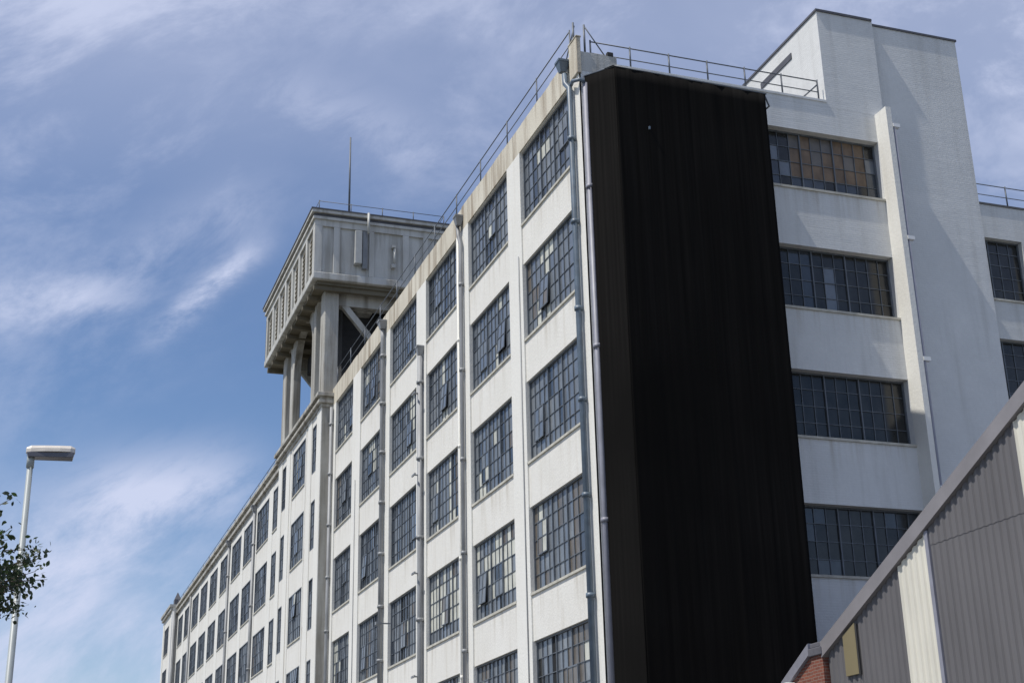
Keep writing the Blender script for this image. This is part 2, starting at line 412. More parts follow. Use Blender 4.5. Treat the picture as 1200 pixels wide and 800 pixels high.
pipe([(-.1,.42,23.0),(-.17,.1,22.95),(.0,-.14,22.9),(.16,-.13,22.75)],.06,'pipeblue')
pipe([(.14,-.11,22.8),(.14,-.11,GZ)],.085,'pipelav',zc(19.4,1,4.9))
pipe([(-.13,11.9,23.5),(-.13,11.78,23.0),(-.11,11.6,22.6),(-.11,11.6,GZ)],.075,'pipegrey',zc(21,1,3.3),(-.14,11.75,23.75),.16)
pipe([(-.08,12.05,23.2),(-.08,12.05,GZ)],.04,'pil',zc(19,1,4))
pipe([(-.13,17.05,20.1),(-.13,17.05,GZ)],.11,'pipegrey',zc(19,1,3.1),(-.14,17.05,20.45),.15)
pipe([(-.13,23.2,23.5),(-.13,23.15,23.0),(-.13,23.1,GZ)],.10,'pipegrey',zc(22.2,1,2.2),(-.15,23.15,23.8),.2)
pipe([(-.12,33.75,23.1),(-.12,33.75,GZ)],.09,'pipegrey',zc(22.2,1,2.6))
pipe([(-.1,57.35,23.4),(-.1,57.35,GZ)],.10,'pipegrey',zc(21,1,4),(-.13,57.35,23.5),.2)
pipe([(-.1,68.45,23.4),(-.1,68.45,GZ)],.09,'pipegrey',zc(21,1,4),(-.13,68.45,23.5),.2)
pipe([(-.1,90.7,23.4),(-.1,90.7,GZ)],.09,'pipegrey')
pipe([(-.35,101.0,23.8),(-.35,101.0,GZ)],.2,'pipegrey')
# loose cables over the street wall
for y,z0,z1 in ((5.62,19.6,GZ),(12.28,23.1,GZ),(28.6,18,GZ)):
    MB().tube([(-.03,y,z0),(-.025,y+.03,(z0+z1)/2),(-.03,y,z1)],.018,5).build('cable','pipegrey',fac)
# brackets on the middle pilaster
for z in (18.5,15.2,11.4,7.6):
    b=MB(); b.box(-.42,-.05,17.0,17.05,z,z+.05); b.box(-.42,-.37,16.8,17.25,z-.02,z+.05); b.build('bracket','pipegrey',fac)
for y,z in ((21.9,10.3),(23.4,6.2)):
    b=MB(); b.box(-.5,0.0,y,y+.05,z,z+.05); b.box(-.62,-.4,y-.08,y+.13,z-.04,z+.08); b.build('bracket','pipegrey',fac)
# railings
def railing(parent,pts,h,mids,r=.025,post_every=None,flats=None,mat='rail',name='railing',out=(0,0,0)):
    out=Vector(out); pts=[Vector(p) for p in pts]
    top=MB().tube([p+Vector((0,0,h))+out for p in pts],r,6)
    for m in mids: top.tube([p+Vector((0,0,h*m))+out*m for p in pts],r*.85,6)
    o=top.build(name,mat,parent)
    for a,b in zip(pts[:-1],pts[1:]):
        n=max(1,round((b-a).length/post_every))
        for i in range(n+(1 if b==pts[-1] else 0)):
            p=a+(b-a)*i/n; q=MB(); q.tube([p,p+Vector((0,0,h+.05))+out],r*1.35,6); q.tube([p+Vector((0,0,.02)),p+Vector((0,0,-.22))+out*.2],r*2,6); q.build('post',mat,o)
    return o
railing(fac,[(.12,.9,24.2),(.12,33.6,24.2)],1.0,[.52],.019,2.9)
railing(fac,[(.45,.1,23.7),(8.3,.1,23.7)],.72,[.45],.022,1.32)
q=MB(); q.tube([(.1,.55,24.4),(.1,.55,25.3)],.035,6); q.tube([(.25,.06,23.9),(.25,.06,24.95)],.035,6); q.tube([(.25,.05,24.9),(.95,.1,23.95)],.02,6); q.tube([(.14,.55,25.2),(.14,1.3,24.4)],.02,6)
q.build('rail_stay','rail',fac); q=MB(); q.tube([(8.3,.1,24.3),(7.7,.1,23.72)],.025,6); q.build('rail_stay','rail',fac)
q=MB(); q.box(.95,1.15,-.02,.12,23.95,24.1); q.build('floodlight','dark',fac,bevel=.02)
railing(fac,[(.0,50,24.32),(.0,100.8,24.32)],.55,[.5],.02,3.4)
q=MB(); q.box(-.35,.25,101.3,102.2,24.5,25.0); q.hexa([(-.35,101.3,25.0),(.25,101.3,25.0),(.25,102.2,25.0),(-.35,102.2,25.0),(-.08,101.7,25.7),(-.02,101.7,25.7),(-.02,101.8,25.7),(-.08,101.8,25.7)]); q.build('roof_vent','lead',fac)

# ------------------------------------------------------------------ water tower
wt=thing('water_tower','weathered concrete water tank on open legs rising over the white factory roof','water tower',(1.5,40,GZ))
XF=-.57
q=MB(); tops=22.7
to=[]
for k in range(6):
    z0=20.2-k*H
    to+=[(35.25,36.35,z0,z0+2.5),(38.2,41.7,z0,z0+2.55),(43.75,44.85,z0,z0+2.5)]
wall(q,(XF+.04,0,0),FU,FN,34.1,46.0,GZ,23.2,to,.05)
q.build('base_wall','wall',wt)
q=MB()
X1=XF+.04; q.face([(X1,34.1,GZ),(.05,34.1,GZ),(.05,34.1,23.2),(X1,34.1,23.2)]); q.build('base_return','conc',wt); q=MB(); q.face([(X1,46.0,GZ),(X1,46.0,23.2),(.05,46.0,23.2),(.05,46.0,GZ)])
q.build('base_return','conc',wt)
q=MB()
for a,b in ((34.1,35.2),(36.45,37.4),(42.5,43.6),(44.9,46.0)): q.box(XF,XF+.04,a,b,GZ,23.2)
for a in (37.9,41.85): q.box(XF+.01,XF+.04,a,a+.18,GZ,23.1)
q.build('pilasters','pil',wt)
for k in range(5):
    z0=20.2-k*H
    window(wt,(XF+.04,0,0),FU,FN,35.25,36.35,z0,z0+2.5,.05,'far',seed=900+k,pw=.55,ph=.62,main=1,bars=.04,vent=False,sill=False)
    window(wt,(XF+.04,0,0),FU,FN,38.2,41.7,z0,z0+2.55,.05,'upper',seed=920+k,pw=.5,ph=.6,main=2,bars=.035)
    window(wt,(XF+.04,0,0),FU,FN,43.75,44.85,z0,z0+2.5,.05,'far',seed=940+k,pw=.55,ph=.62,main=1,bars=.04,vent=False,sill=False)
q=MB(); q.box(XF-.05,.3,34.0,46.1,23.2,23.38); q.box(XF-.2,.3,33.86,46.24,23.38,23.55); q.box(XF-.1,.3,33.95,46.15,23.55,23.72); q.box(XF-.28,.3,33.78,46.3,23.72,23.92)
q.build('cornice','conc',wt,bevel=.02)
# legs
XB=4.3
def leg(x0,x1,y0,y1): MB().box(x0,x1,y0,y1,23.3,29.75).build('leg','conc',wt,bevel=.05)
for a,b in ((34.1,35.2),(36.5,37.35),(42.6,43.5),(44.9,46.0)):
    leg(XF+.04,.22 if a in (34.1,) else -.08,a,b); leg(XB-.8 if a in (34.1,44.9) else XB-.45,XB,a,b)
# arches (haunched brackets) between legs, front and back
def haunch(x0,x1,y,dirn,w,h,zt=29.75):
    q=MB(); n=8
    prof=[(0,0)]
    pts=[(w*(1-math.cos(t)),-h*(1-math.sin(t))) for t in [PI/2*i/n for i in range(n+1)]]
    # concave quarter: from (0,-h) to (w,0)
    for i in range(n):
        (u0,v0),(u1,v1)=pts[i],pts[i+1]
        a=[(x0,y+dirn*u0,zt+v0),(x1,y+dirn*u0,zt+v0),(x1,y+dirn*u1,zt+v1),(x0,y+dirn*u1,zt+v1),
           (x0,y+dirn*u0,zt+.0),(x1,y+dirn*u0,zt+.0),(x1,y+dirn*u1,zt+.0),(x0,y+dirn*u1,zt+.0)]
        q.hexa(a)
    q.build('arch_bracket','conc',wt)
for x0,x1 in ((XF+.07,-.11),(XB-.42,XB-.03)):
    haunch(x0,x1,35.2,1,.64,1.1); haunch(x0,x1,36.5,-1,.64,1.1)
    haunch(x0,x1,37.35,1,2.0,2.3); haunch(x0,x1,42.6,-1,2.0,2.3)
    haunch(x0,x1,43.5,1,.69,1.1); haunch(x0,x1,44.9,-1,.69,1.1)
# struts on the near and far ends
def beam(p0,p1,w,mat,name):
    p0=Vector(p0);p1=Vector(p1); d=(p1-p0).normalized(); s=Vector((0,1,0)); t=d.cross(s).normalized()
    P=[]
    for p in (p0,p1):
        P+=[p-s*w-t*w,p+s*w-t*w,p+s*w+t*w,p-s*w+t*w]
    MB().hexa(P).build(name,mat,wt)
for y in (34.5,45.6):
    beam((.15,y,29.5),(2.6,y,26.6),.16,'conc','strut'); beam((3.6,y,29.3),(1.9,y,26.6),.14,'conc','strut')
beam((.4,41.5,26.6),(1.6,43.8,25.2),.12,'pipeblue','strut')
q=MB(); q.box(XF+.1,XB,34.3,34.9,28.95,29.75); q.box(XF+.1,XB,45.1,45.8,28.95,29.75); q.box(1.4,2.2,34.9,45.1,28.9,29.75); q.build('cross_beams','conc',wt)
q=MB(); q.box(.75,3.4,35.6,40.6,23.4,29.7); q.box(.35,3.4,36.5,43.0,27.9,28.9); q.build('shade_core','dark',wt)  # added dark core; its near-black colour paints the shade under the tank
# tank
TX0,TX1,TY0,TY1=-1.33,5.95,33.35,48.1
q=MB(); q.box(TX0+.12,TX1-.12,TY0+.12,TY1-.12,30.2,33.2); q.build('tank_wall','tank',wt)
def ring(x0,x1,y0,y1,z0,z1,mat,name,bev=0): MB().box(x0,x1,y0,y1,z0,z1).build(name,mat,wt,bevel=bev)
ring(TX0-.03,TX1+.03,TY0-.03,TY1+.03,29.95,30.35,'tank','bottom_rim',.05)
ring(TX0,TX1,TY0,TY1,33.0,33.35,'tank','top_rim')
ring(TX0-.1,TX1+.1,TY0-.1,TY1+.1,33.35,33.5,'tank','cornice')
ring(TX0-.05,TX1+.05,TY0-.05,TY1+.05,33.5,33.68,'lead','cornice')
ring(TX0-.2,TX1+.2,TY0-.2,TY1+.2,33.68,33.85,'tank','cornice')
ring(TX0-.24,TX1+.24,TY0-.24,TY1+.24,33.85,33.92,'lead','tank_roof')
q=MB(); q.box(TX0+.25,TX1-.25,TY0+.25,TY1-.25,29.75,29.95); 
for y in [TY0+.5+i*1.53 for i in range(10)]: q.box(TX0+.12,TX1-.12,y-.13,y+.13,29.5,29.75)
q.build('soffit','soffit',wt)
# ribs: side facing the yard (y=TY0) and side facing the street (x=TX0)
for a,b in ((TX0,-.92),(-.3,.05),(1.62,1.9),(3.47,3.82),(4.6,4.9),(5.5,TX1)):
    MB().box(a,b,TY0,TY0+.12,30.35,33.0).build('rib','tank',wt,bevel=.02); MB().box(a,b,TY1-.12,TY1,30.35,33.0).build('rib','tank',wt)
L=TY1-TY0; n=7
for i in range(n+1):
    y=TY0+(L-.5)*i/n; MB().box(TX0,TX0+.12,y if i else y+.13,y+(.5 if i in(0,n) else .38),30.35,33.0).build('rib','tank',wt,bevel=.02)
    MB().box(TX1-.12,TX1,y if i else y+.13,y+.4,30.35,33.0).build('rib','tank',wt)
# dark slats paint the shade of recesses in the street-side panels
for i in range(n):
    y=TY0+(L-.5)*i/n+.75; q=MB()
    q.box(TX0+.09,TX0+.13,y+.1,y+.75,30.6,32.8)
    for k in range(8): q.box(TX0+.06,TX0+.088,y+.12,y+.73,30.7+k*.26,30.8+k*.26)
    q.build('recess_shade','soffit',wt)
q=MB(); q.box(.80,1.18,TY0-.28,TY0+.1,30.95,32.85); q.build('duct','duct',wt,bevel=.03)
q=MB(); q.box(1.24,1.50,TY0-.12,TY0+.1,30.75,32.9); q.build('duct','pipegrey',wt,bevel=.02)
q=MB(); q.tube([(1.5,TY0-.32,32.7),(1.5,TY0-.32,33.9)],.07,8); q.build('vent_pipe','duct',wt)
q=MB(); q.tube([(3.0,TY0-.06,31.2),(3.0,TY0-.06,32.15)],.07,8); q.box(2.85,3.05,TY0-.15,TY0+.1,31.0,31.2); q.box(2.85,3.05,TY0-.15,TY0+.1,32.15,32.3); q.build('vent_pipe','duct',wt)
railing(wt,[(TX0+.3,TY1-.3,33.92),(TX0+.25,TY0+.25,33.92),(TX1-.1,TY0+.25,33.92),(TX1-.1,TY1-.3,33.92)],.62,[],.02,1.55,mat='rail')
q=MB(); q.tube([(.68,34.2,33.9),(.68,34.2,38.95)],[.06,.045],8); q.build('mast','rail',wt)

# ------------------------------------------------------------------ stair tower
stt=thing('stair_tower','tall plain white brick stair tower with dark coping at the right end of the factory','stair tower',(12,2,GZ))
ZT=27.08
q=MB()
q.box(10.6,13.98,.17,6.2,GZ,ZT-.1); q.build('shaft','plainwall',stt)
q=MB(); q.box(8.5,10.6,0.002,6.2,23.455,ZT-.06); q.build('penthouse','plainwall',stt)
q=MB(); q.box(8.46,10.58,-.04,6.24,ZT-.06,ZT+.02); q.box(10.585,14.02,.13,6.25,ZT-.1,ZT-.03); q.build('coping','lead',stt)
q=MB(); q.box(8.47,8.5,1.7,3.8,26.24,26.46); q.build('slot_shade','lead',stt)  # dark strip on the face paints the shade of a recessed slot
q=MB()
zt=23.45
q.hexa([(10.25,-.62,GZ),(10.44,-.62,GZ),(10.44,-.002,GZ),(10.25,.0-.002,GZ),(10.25,-.62,zt),(10.44,-.62,zt),(10.44,-.002,zt),(10.25,-.002,zt)])
q.build('pier','pil',stt)
p=MB().tube([(10.505,-.56,22.9),(10.505,-.56,GZ)],.055,8).build('downpipe','pipelav',stt)
for z in (22.8,18.9,14.95,11.0,7.1,3.2):
    MB().box(10.45,10.70,-.64,-.48,z-.05,z+.07).build('collar','white',p)

# right-hand wing
rw=thing('side_wing','lower white wing with dark windows and roof railing behind the stair tower','factory wing',(18,6,GZ))
q=MB(); ro=[]
for k in range(6):
    for a,b in ((15.2,19.84),(21.2,25.8),(27.2,31.8)): ro.append((a,b,20.01-k*H,22.47-k*H))
wall(q,(0,5.2,0),EU,EN,13.89,33,GZ,23.82,ro,.28); q.face([(33,5.2,GZ),(33,16,GZ),(33,16,23.82),(33,5.2,23.82)]); q.build('wall','endwall',rw)
q=MB(); q.box(14.05,32.9,5.5,16,23.3,23.5); q.box(13.9,33,5.17,5.5,23.82,23.9); q.build('roof','roof',rw)
for k in range(5):
    for i,(a,b) in enumerate(((15.2,19.84),(21.2,25.8),(27.2,31.8))):
        window(rw,(0,5.2,0),EU,EN,a,b,20.01-k*H,22.47-k*H,.28,'end',seed=1200+k*3+i,pw=.45,ph=.5,frame='frame',main=3,bars=.024,vent=False)
railing(rw,[(16.5,5.35,23.9),(32,5.35,23.9)],.85,[.5],.022,1.5)

# ------------------------------------------------------------------ black cover on the end wall
bc=thing('black_sheeting','huge black fabric sheeting hung in a deep box over the factory end wall','sheeting',(2.7,-1,GZ))
def sheet(fn,nu,nv,name):
    q=MB(); g=[[fn(i/nu,j/nv) for j in range(nv+1)] for i in range(nu+1)]
    base=len(q.v)
    for i in range(nu+1):
        for j in range(nv+1): q.v.append(g[i][j])
    for i in range(nu):
        for j in range(nv):
            a=i*(nv+1)+j; q.f.append((a,a+nv+1,a+nv+2,a+1)); q.mi.append(0); q.smooth.append(True)
    o=q.build(name,'black',bc); md=o.modifiers.new('thick','SOLIDIFY'); md.thickness=.02; return o
zA=23.12; zB=22.33; zC=22.25
def wr(a,z): return .011*noise.noise(Vector((a*2.2,z*.12,3)))+.006*noise.noise(Vector((a*7,z*.2,9)))
sheet(lambda u,v:( .25+(5.06-.25)*u, -2.0+wr(u*5,v*23), GZ+(zB+(zC-zB)*u+.03*math.sin(u*22)*0-GZ)*v),80,60,'front_sheet')
sheet(lambda u,v:( .235+.02*u*0+wr(u*2+9,v*23)-.0+(-.07)*(1-u), -.02-1.98*u, GZ+((zA+(zB-zA)*u)-GZ)*v),24,60,'side_sheet')
sheet(lambda u,v:( 5.07+wr(u*2+19,v*23), -1.99+1.97*u, GZ+((zC+(zA-.1-zC)*u)-GZ)*v),24,60,'side_sheet')
sheet(lambda u,v:( .2+4.85*u, -.02-1.97*v, (zA-.1*u)+((zB+(zC-zB)*u)-(zA-.1*u))*v-.01),20,6,'top_sheet')
q=MB(); q.tube([(.25,-1.98,zB),(5.1,-1.98,zC)],.03,6); q.tube([(5.1,-1.98,zC),(5.1,-.02,zA-.1)],.03,6); q.tube([(.25,-1.98,zB),(.17,-.02,zA)],.03,6); q.build('top_pole','rail',bc)
q=MB(); q.tube([(5.1,-1.9,zC),(5.32,-1.75,zC-.25),(5.1,-1.6,zC-.45)],.03,6); q.build('hook','rail',bc)
q=MB(); q.box(1.2,1.24,-2.05,-2.0,20.43,20.52); q.build('tag','pipeblue',bc)

# ------------------------------------------------------------------ corrugated shed
sh=thing('corrugated_shed','grey corrugated metal gabled shed with a cream sheet strip and sloping grey verge','shed',(6,-13,GZ))
X0=4.0; YE=-4.2; YR=-14.0; sl=(9.27-5.66)/(12.08-4.22)
def ztop(y):
    y2=y if y>YR else 2*YR-y
    return 5.66+sl*(-4.22-y2)
pitch=.22
def corr(y0,y1,zb,zfn,xo,name,mat):
    """ribbed sheeting facing -x between y0>y1, ribs at a fixed pitch"""
    q=MB(); ys=[]; k=math.floor(-y0/pitch)
    prof=[(0,0),(.36,0),(.5,.034),(.86,.034)]
    y=-y0; pts=[]
    kk=k
    while True:
        for f,dx in prof:
            yy=(kk+f)*pitch
            if yy>-y0 and yy< -y1: pts.append((yy,dx))
        kk+=1
        if kk*pitch>-y1: break
    def dx_at(yy):
        f=(yy/pitch)%1
        if f<.36: return 0
        if f<.5: return .034*(f-.36)/.14
        if f<.86: return .034
        return .034*(1-(f-.86)/.14)
    pts=[(-y0,dx_at(-y0))]+pts+[(-y1,dx_at(-y1))]
    for (a,da),(b,db) in zip(pts[:-1],pts[1:]):
        za0=zb(-a) if callable(zb) else zb; zb0=zb(-b) if callable(zb) else zb
        q.face([(X0-xo-da,-a,za0),(X0-xo-db,-b,zb0),(X0-xo-db,-b,zfn(-b)),(X0-xo-da,-a,zfn(-a))])
    o=q.build(name,mat,sh); md=o.modifiers.new('thick','SOLIDIFY'); md.thickness=.006; md.offset=0; return o
seam=7.45
zlow=lambda y:min(seam,ztop(y)+.05); zup=lambda y:ztop(y)+.05
corr(-4.18,-7.42,GZ,zlow,0,'cladding','clad')
corr(-8.54,-11.84,GZ,lambda y:min(seam,ztop(y)),0,'cladding','clad')
corr(-8.58,-11.84,seam-.12,zup,.009,'cladding','clad')
corr(-7.42,-8.54,GZ,lambda y:ztop(y)-.02,.012,'light_sheet','lightclad')
q=MB(); q.box(X0-.075,X0-.0,-8.66,-8.545,GZ,ztop(-8.6)-.02); q.build('flashing','pipelav',sh)  # white trim; its lavender shade is put into the colour
corr(-11.84,-12.96,GZ,lambda y:ztop(y)-.02,.012,'light_sheet','lightclad')
corr(-12.96,-23.8,GZ,lambda y:ztop(y),0,'cladding','clad')
q=MB(); q.hexa([(X0-.085,-5.52,5.03),(X0-.05,-5.52,5.03),(X0-.05,-4.98,5.03),(X0-.085,-4.98,5.03),(X0-.085,-5.52,6.18),(X0-.05,-5.52,6.18),(X0-.05,-4.98,5.96),(X0-.085,-4.98,5.96)]); q.build('tan_panel','tanclad',sh)
q=MB(); q.box(X0-.1,X0-.055,-5.61,-5.55,5.0,6.15); q.build('panel_batten','dark',sh)
# verge, roof, other walls
q=MB(); fh=.36
for s_ in (1,-1):
    ya,yb2=(YE+.15,YR) if s_==1 else (2*YR-YE-.15,YR)
    za,zb2=ztop(ya),ztop(YR)
    q.hexa([(X0-.13,ya,za),(X0+.05,ya,za),(X0+.05,yb2,zb2),(X0-.13,yb2,zb2),(X0-.13,ya,za+fh),(X0+.05,ya,za+fh),(X0+.05,yb2,zb2+fh),(X0-.13,yb2,zb2+fh)])
q.build('verge','fascia',sh)
q=MB()
for s_ in (1,-1):
    ya=YE+.05 if s_==1 else 2*YR-YE-.05
    za=ztop(ya)
    q.hexa([(X0+.05,ya,za+.1),(30,ya,za+.1),(30,YR,ztop(YR)+.1),(X0+.05,YR,ztop(YR)+.1),(X0+.05,ya,za+.25),(30,ya,za+.25),(30,YR,ztop(YR)+.25),(X0+.05,YR,ztop(YR)+.25)])
q.build('roof','clad',sh)
q=MB(); yo=2*YR-YE
q.face([(X0+.02,YE+.02,GZ),(30,YE+.02,GZ),(30,YE+.02,5.7),(X0+.02,YE+.02,5.7)]); q.face([(X0+.02,yo,GZ),(X0+.02,yo,5.7),(30,yo,5.7),(30,yo,GZ)])
q.face([(30,YE,GZ),(30,yo,GZ),(30,yo,5.7),(30,YR,ztop(YR)),(30,YE,5.7)]); q.build('side_walls','clad',sh)

# brick wall with raking coping
bw=thing('brick_gable_wall','red brick wall with white raking coping between the black sheeting and the shed','brick wall',(4.2,-3,GZ))
q=MB(); q.hexa([(3.95,-3.52,GZ),(4.25,-3.52,GZ),(4.25,-2.08,GZ),(3.95,-2.08,GZ),(3.95,-3.52,5.72),(4.25,-3.52,5.72),(4.25,-2.08,4.98),(3.95,-2.08,4.98)]); q.build('wall','brick',bw)
q=MB(); q.hexa([(3.86,-3.50,5.725),(4.34,-3.50,5.725),(4.34,-2.08,4.985),(3.86,-2.08,4.985),(3.86,-3.50,5.99),(4.34,-3.50,5.99),(4.34,-2.08,5.24),(3.86,-2.08,5.24)]); q.build('coping','pipelav',bw)
q=MB(); q.box(3.9,4.3,-4.06,-3.53,GZ,5.66); q.build('pier','brick',bw)
q=MB(); q.box(3.84,4.36,-4.1,-3.50,5.66,5.85); q.box(3.88,4.32,-4.05,-3.55,5.85,5.97); q.build('pier_cap','capgrey',bw,bevel=.02)
q=MB(); q.box(3.62,4.0,-2.68,-2.4,4.7,5.10); q.hexa([(3.62,-2.68,5.10),(4.0,-2.68,5.10),(4.0,-2.4,5.10),(3.62,-2.4,5.10),(3.7,-2.62,5.17),(3.92,-2.62,5.17),(3.92,-2.46,5.17),(3.7,-2.46,5.17)]); q.build('kneeler','white',bw)

# ------------------------------------------------------------------ street lamp
sl_=thing('street_lamp','pale grey street lamp with a flat cream lantern beside the leafy tree','street lamp',(-14.37,-8.6,GZ+.12))
q=MB(); q.tube([(-14.37,-8.6,GZ+.12),(-14.37,-8.6,1.0)],.1,12); q.tube([(-14.37,-8.6,1.0),(-14.37,-8.6,1.06),(-14.37,-8.6,7.88)],[.1,.068,.05],12); q.build('pole','galv',sl_)
q=MB(); q.tube([(-14.37,-8.6,7.8),(-14.37,-8.6,8.06)],.065,10); q.build('spigot','galv',sl_)
def lathe_head(z0_,z1_,taper,name,mat):
    q=MB(); xs=[-14.46,-14.38,-14.15,-13.9,-13.72,-13.64]; wd=[.05,.10,.14,.15,.13,.06]
    rings=[]
    for x,w in zip(xs,wd):
        z0=z0_+(x+14.46)*.05; z1=z1_+(x+14.46)*.05
        c=[(x,-8.6-w,z0),(x,-8.6+w,z0),(x,-8.6+w*.9,z0+(z1-z0)*.55),(x,-8.6+w*.5,z1*1.0-(.0 if .08<w else .03)),(x,-8.6-w*.5,z1-(.0 if .08<w else .03)),(x,-8.6-w*.9,z0+(z1-z0)*.55)]
        rings.append(c)
    b0=len(q.v)
    for r in rings: q.v+=r
    m=6
    for i in range(len(rings)-1):
        for k in range(m):
            q.f.append((b0+i*m+k,b0+i*m+(k+1)%m,b0+(i+1)*m+(k+1)%m,b0+(i+1)*m+k)); q.mi.append(0); q.smooth.append(False)
    q.f.append(tuple(b0+k for k in reversed(range(m)))); q.mi.append(0); q.smooth.append(False)
    q.f.append(tuple(b0+(len(rings)-1)*m+k for k in range(m))); q.mi.append(0); q.smooth.append(False)
    return q.build(name,mat,sl_,bevel=.01)
lathe_head(8.06,8.19,.9,'lamp_housing','lamphead')
q=MB(); q.hexa([(-14.42,-8.72,7.97),(-13.67,-8.74,8.00),(-13.67,-8.46,8.00),(-14.42,-8.48,7.97),(-14.45,-8.71,8.058),(-13.65,-8.73,8.098),(-13.65,-8.47,8.098),(-14.45,-8.49,8.058)]); q.build('lens','lens',sl_,bevel=.01)

# ------------------------------------------------------------------ tree
tr=thing('tree','small dark leaved tree reaching in from the left in front of the lamp','tree',(-17.0,-18.5,GZ+.12))
rnd=random.Random(5)
q=MB(); tips=[]
base=Vector((-17.0,-18.5,GZ+.12))
q.tube([base,base+Vector((.05,0,1.2)),base+Vector((.0,.1,2.4)),base+Vector((.1,.05,3.6)),base+Vector((.05,0,5.2))],[.16,.13,.11,.08,.03],9)
def branch(p,d,L,r,lv):
    pts=[p]; rs=[r]
    for i in range(5):
        d=(d+Vector((rnd.uniform(-.25,.25),rnd.uniform(-.25,.25),rnd.uniform(-.12,.2)))).normalized()
        p=p+d*L/5; pts.append(p); rs.append(max(.005,r*(1-(i+1)/6)))
        if lv<2 and i>=1:
            for _ in range(2 if lv==0 else 2):
                dd=(d+Vector((rnd.uniform(-1,1),rnd.uniform(-1,1),rnd.uniform(-.5,.9)))).normalized(); branch(p,dd,L*rnd.uniform(.35,.6),rs[-1]*.6,lv+1)
        if lv>=1: tips.append((p,d))
    q.tube(pts,rs,5)
CE=Vector((-16.40,-18.6,4.04)); RA=Vector((2.4,2.0,.94))
hubs=[base+Vector((.03,.05,z)) for z in (2.3,2.7,3.1,3.5,3.9,4.3)]
clus=[]
while len(clus)<980:
    v=Vector((rnd.uniform(-1,1),rnd.uniform(-1,1),rnd.uniform(-1,1)))
    L=v.length
    if L>1: continue
    nz=noise.noise(v*2.3+Vector((4,1,7)))
    if L>.80+.45*nz: continue
    if L<.45 and rnd.random()<.6: continue
    clus.append((CE+Vector((v.x*RA.x,v.y*RA.y,v.z*RA.z)),v))
for kk in range(14):
    a=kk*2.4; e=CE+Vector((math.cos(a)*RA.x*.8,math.sin(a)*RA.y*.8,rnd.uniform(-.5,.5)*RA.z)); h0=hubs[kk%6]
    m=(h0+e)/2+Vector((rnd.uniform(-.15,.15),rnd.uniform(-.15,.15),rnd.uniform(.0,.2)))
    q.tube([h0,m,e],[.04,.022,.008],5)
q.build('trunk','bark',tr)
ql=MB()
def leaf(c,n,up,s_,mi):
    n=n.normalized(); t=n.cross(up)
    if t.length<.01: t=Vector((1,0,0))
    t.normalize(); b=t.cross(n)
    ql.face([c-t*s_*.55,c+b*s_*.3-t*s_*.1+n*s_*.08,c+b*s_*.26+t*s_*.25+n*s_*.06,c+t*s_*.6,c-b*s_*.26+t*s_*.25+n*s_*.06,c-b*s_*.3-t*s_*.1+n*s_*.08],mi)
tw=MB()
for p,v in clus:
    d=(Vector((v.x,v.y,v.z*.6+.15))+Vector((rnd.uniform(-.5,.5),rnd.uniform(-.5,.5),rnd.uniform(-.3,.5)))).normalized()
    L=rnd.uniform(.18,.36); tw.tube([p-d*L,p+d*L*.5],[.007,.003],3)
    for _ in range(rnd.randint(22,38)):
        u_=rnd.uniform(-1,.6); c=p+d*L*u_+Vector((rnd.gauss(0,.055),rnd.gauss(0,.055),rnd.gauss(0,.05)))
        leaf(c,Vector((rnd.gauss(0,1),rnd.gauss(0,1),rnd.gauss(.6,.8))),Vector((rnd.gauss(0,1),rnd.gauss(0,1),rnd.gauss(0,.6))),rnd.uniform(.04,.07),rnd.choices((0,1,2),(5,3,1))[0])
cr=ql.build('crown',['leafa','leafb','leafc'],tr); tw.build('twigs','bark',cr)

# ------------------------------------------------------------------ ground
def sheet_g(name,x0,x1,y0,y1,z,mat):
    o=MB(); o.face([(x0,y0,z),(x1,y0,z),(x1,y1,z),(x0,y1,z)]); return struct(o.build(name,mat))
sheet_g('ground',-1500,1500,-1500,1500,GZ-.13,'earth')
sheet_g('road',-13.2,-4.2,-200,300,GZ-.12,'asphalt')
def slab(name,x0,x1,y0,y1,mat): return struct(MB().box(x0,x1,y0,y1,GZ-.12,GZ).build(name,mat))
slab('pavement',-4.0,-.5,-30,200,'paving'); slab('pavement',-20,-13.4,-200,300,'paving')
slab('yard',-.48,40,-40,-.0,'yard')
struct(MB().box(-4.2,-4.0,-30,200,GZ-.12,GZ+.01).build('kerb','kerb')); struct(MB().box(-13.4,-13.2,-200,300,GZ-.12,GZ+.01).build('kerb','kerb'))
q=MB(); y=-120
while y<200: q.face([(-8.76,y,GZ-.112),(-8.64,y,GZ-.112),(-8.64,y+2,GZ-.112),(-8.76,y+2,GZ-.112)]); y+=6
struct(q.build('road_markings','line'))

# ------------------------------------------------------------------ light and sky
TA=math.atan(.115); EL=math.radians(61)
tosun=Vector((-math.cos(TA)*math.cos(EL),-math.sin(TA)*math.cos(EL),math.sin(EL)))
sd=bpy.data.lights.new('sun','SUN'); sd.energy=4.4; sd.angle=math.radians(.53); sd.color=(1,.955,.88)
so=bpy.data.objects.new('sun',sd); COL.objects.link(so); so.rotation_euler=tosun.to_track_quat('Z','Y').to_euler(); so.location=(-30,-30,60)
w=bpy.data.worlds.new('World'); S.world=w; w.use_nodes=True; nt=w.node_tree; bg=nt.nodes['Background']
sky=N(nt,'ShaderNodeTexSky',sky_type='NISHITA'); sky.sun_disc=False; sky.sun_elevation=EL; sky.sun_rotation=math.atan2(tosun.x,tosun.y); sky.altitude=0; sky.air_density=1.0; sky.dust_density=.6; sky.ozone_density=2.6
tc=N(nt,'ShaderNodeTexCoord'); sp=N(nt,'ShaderNodeSeparateXYZ'); nt.links.new(tc.outputs['Generated'],sp.inputs[0])
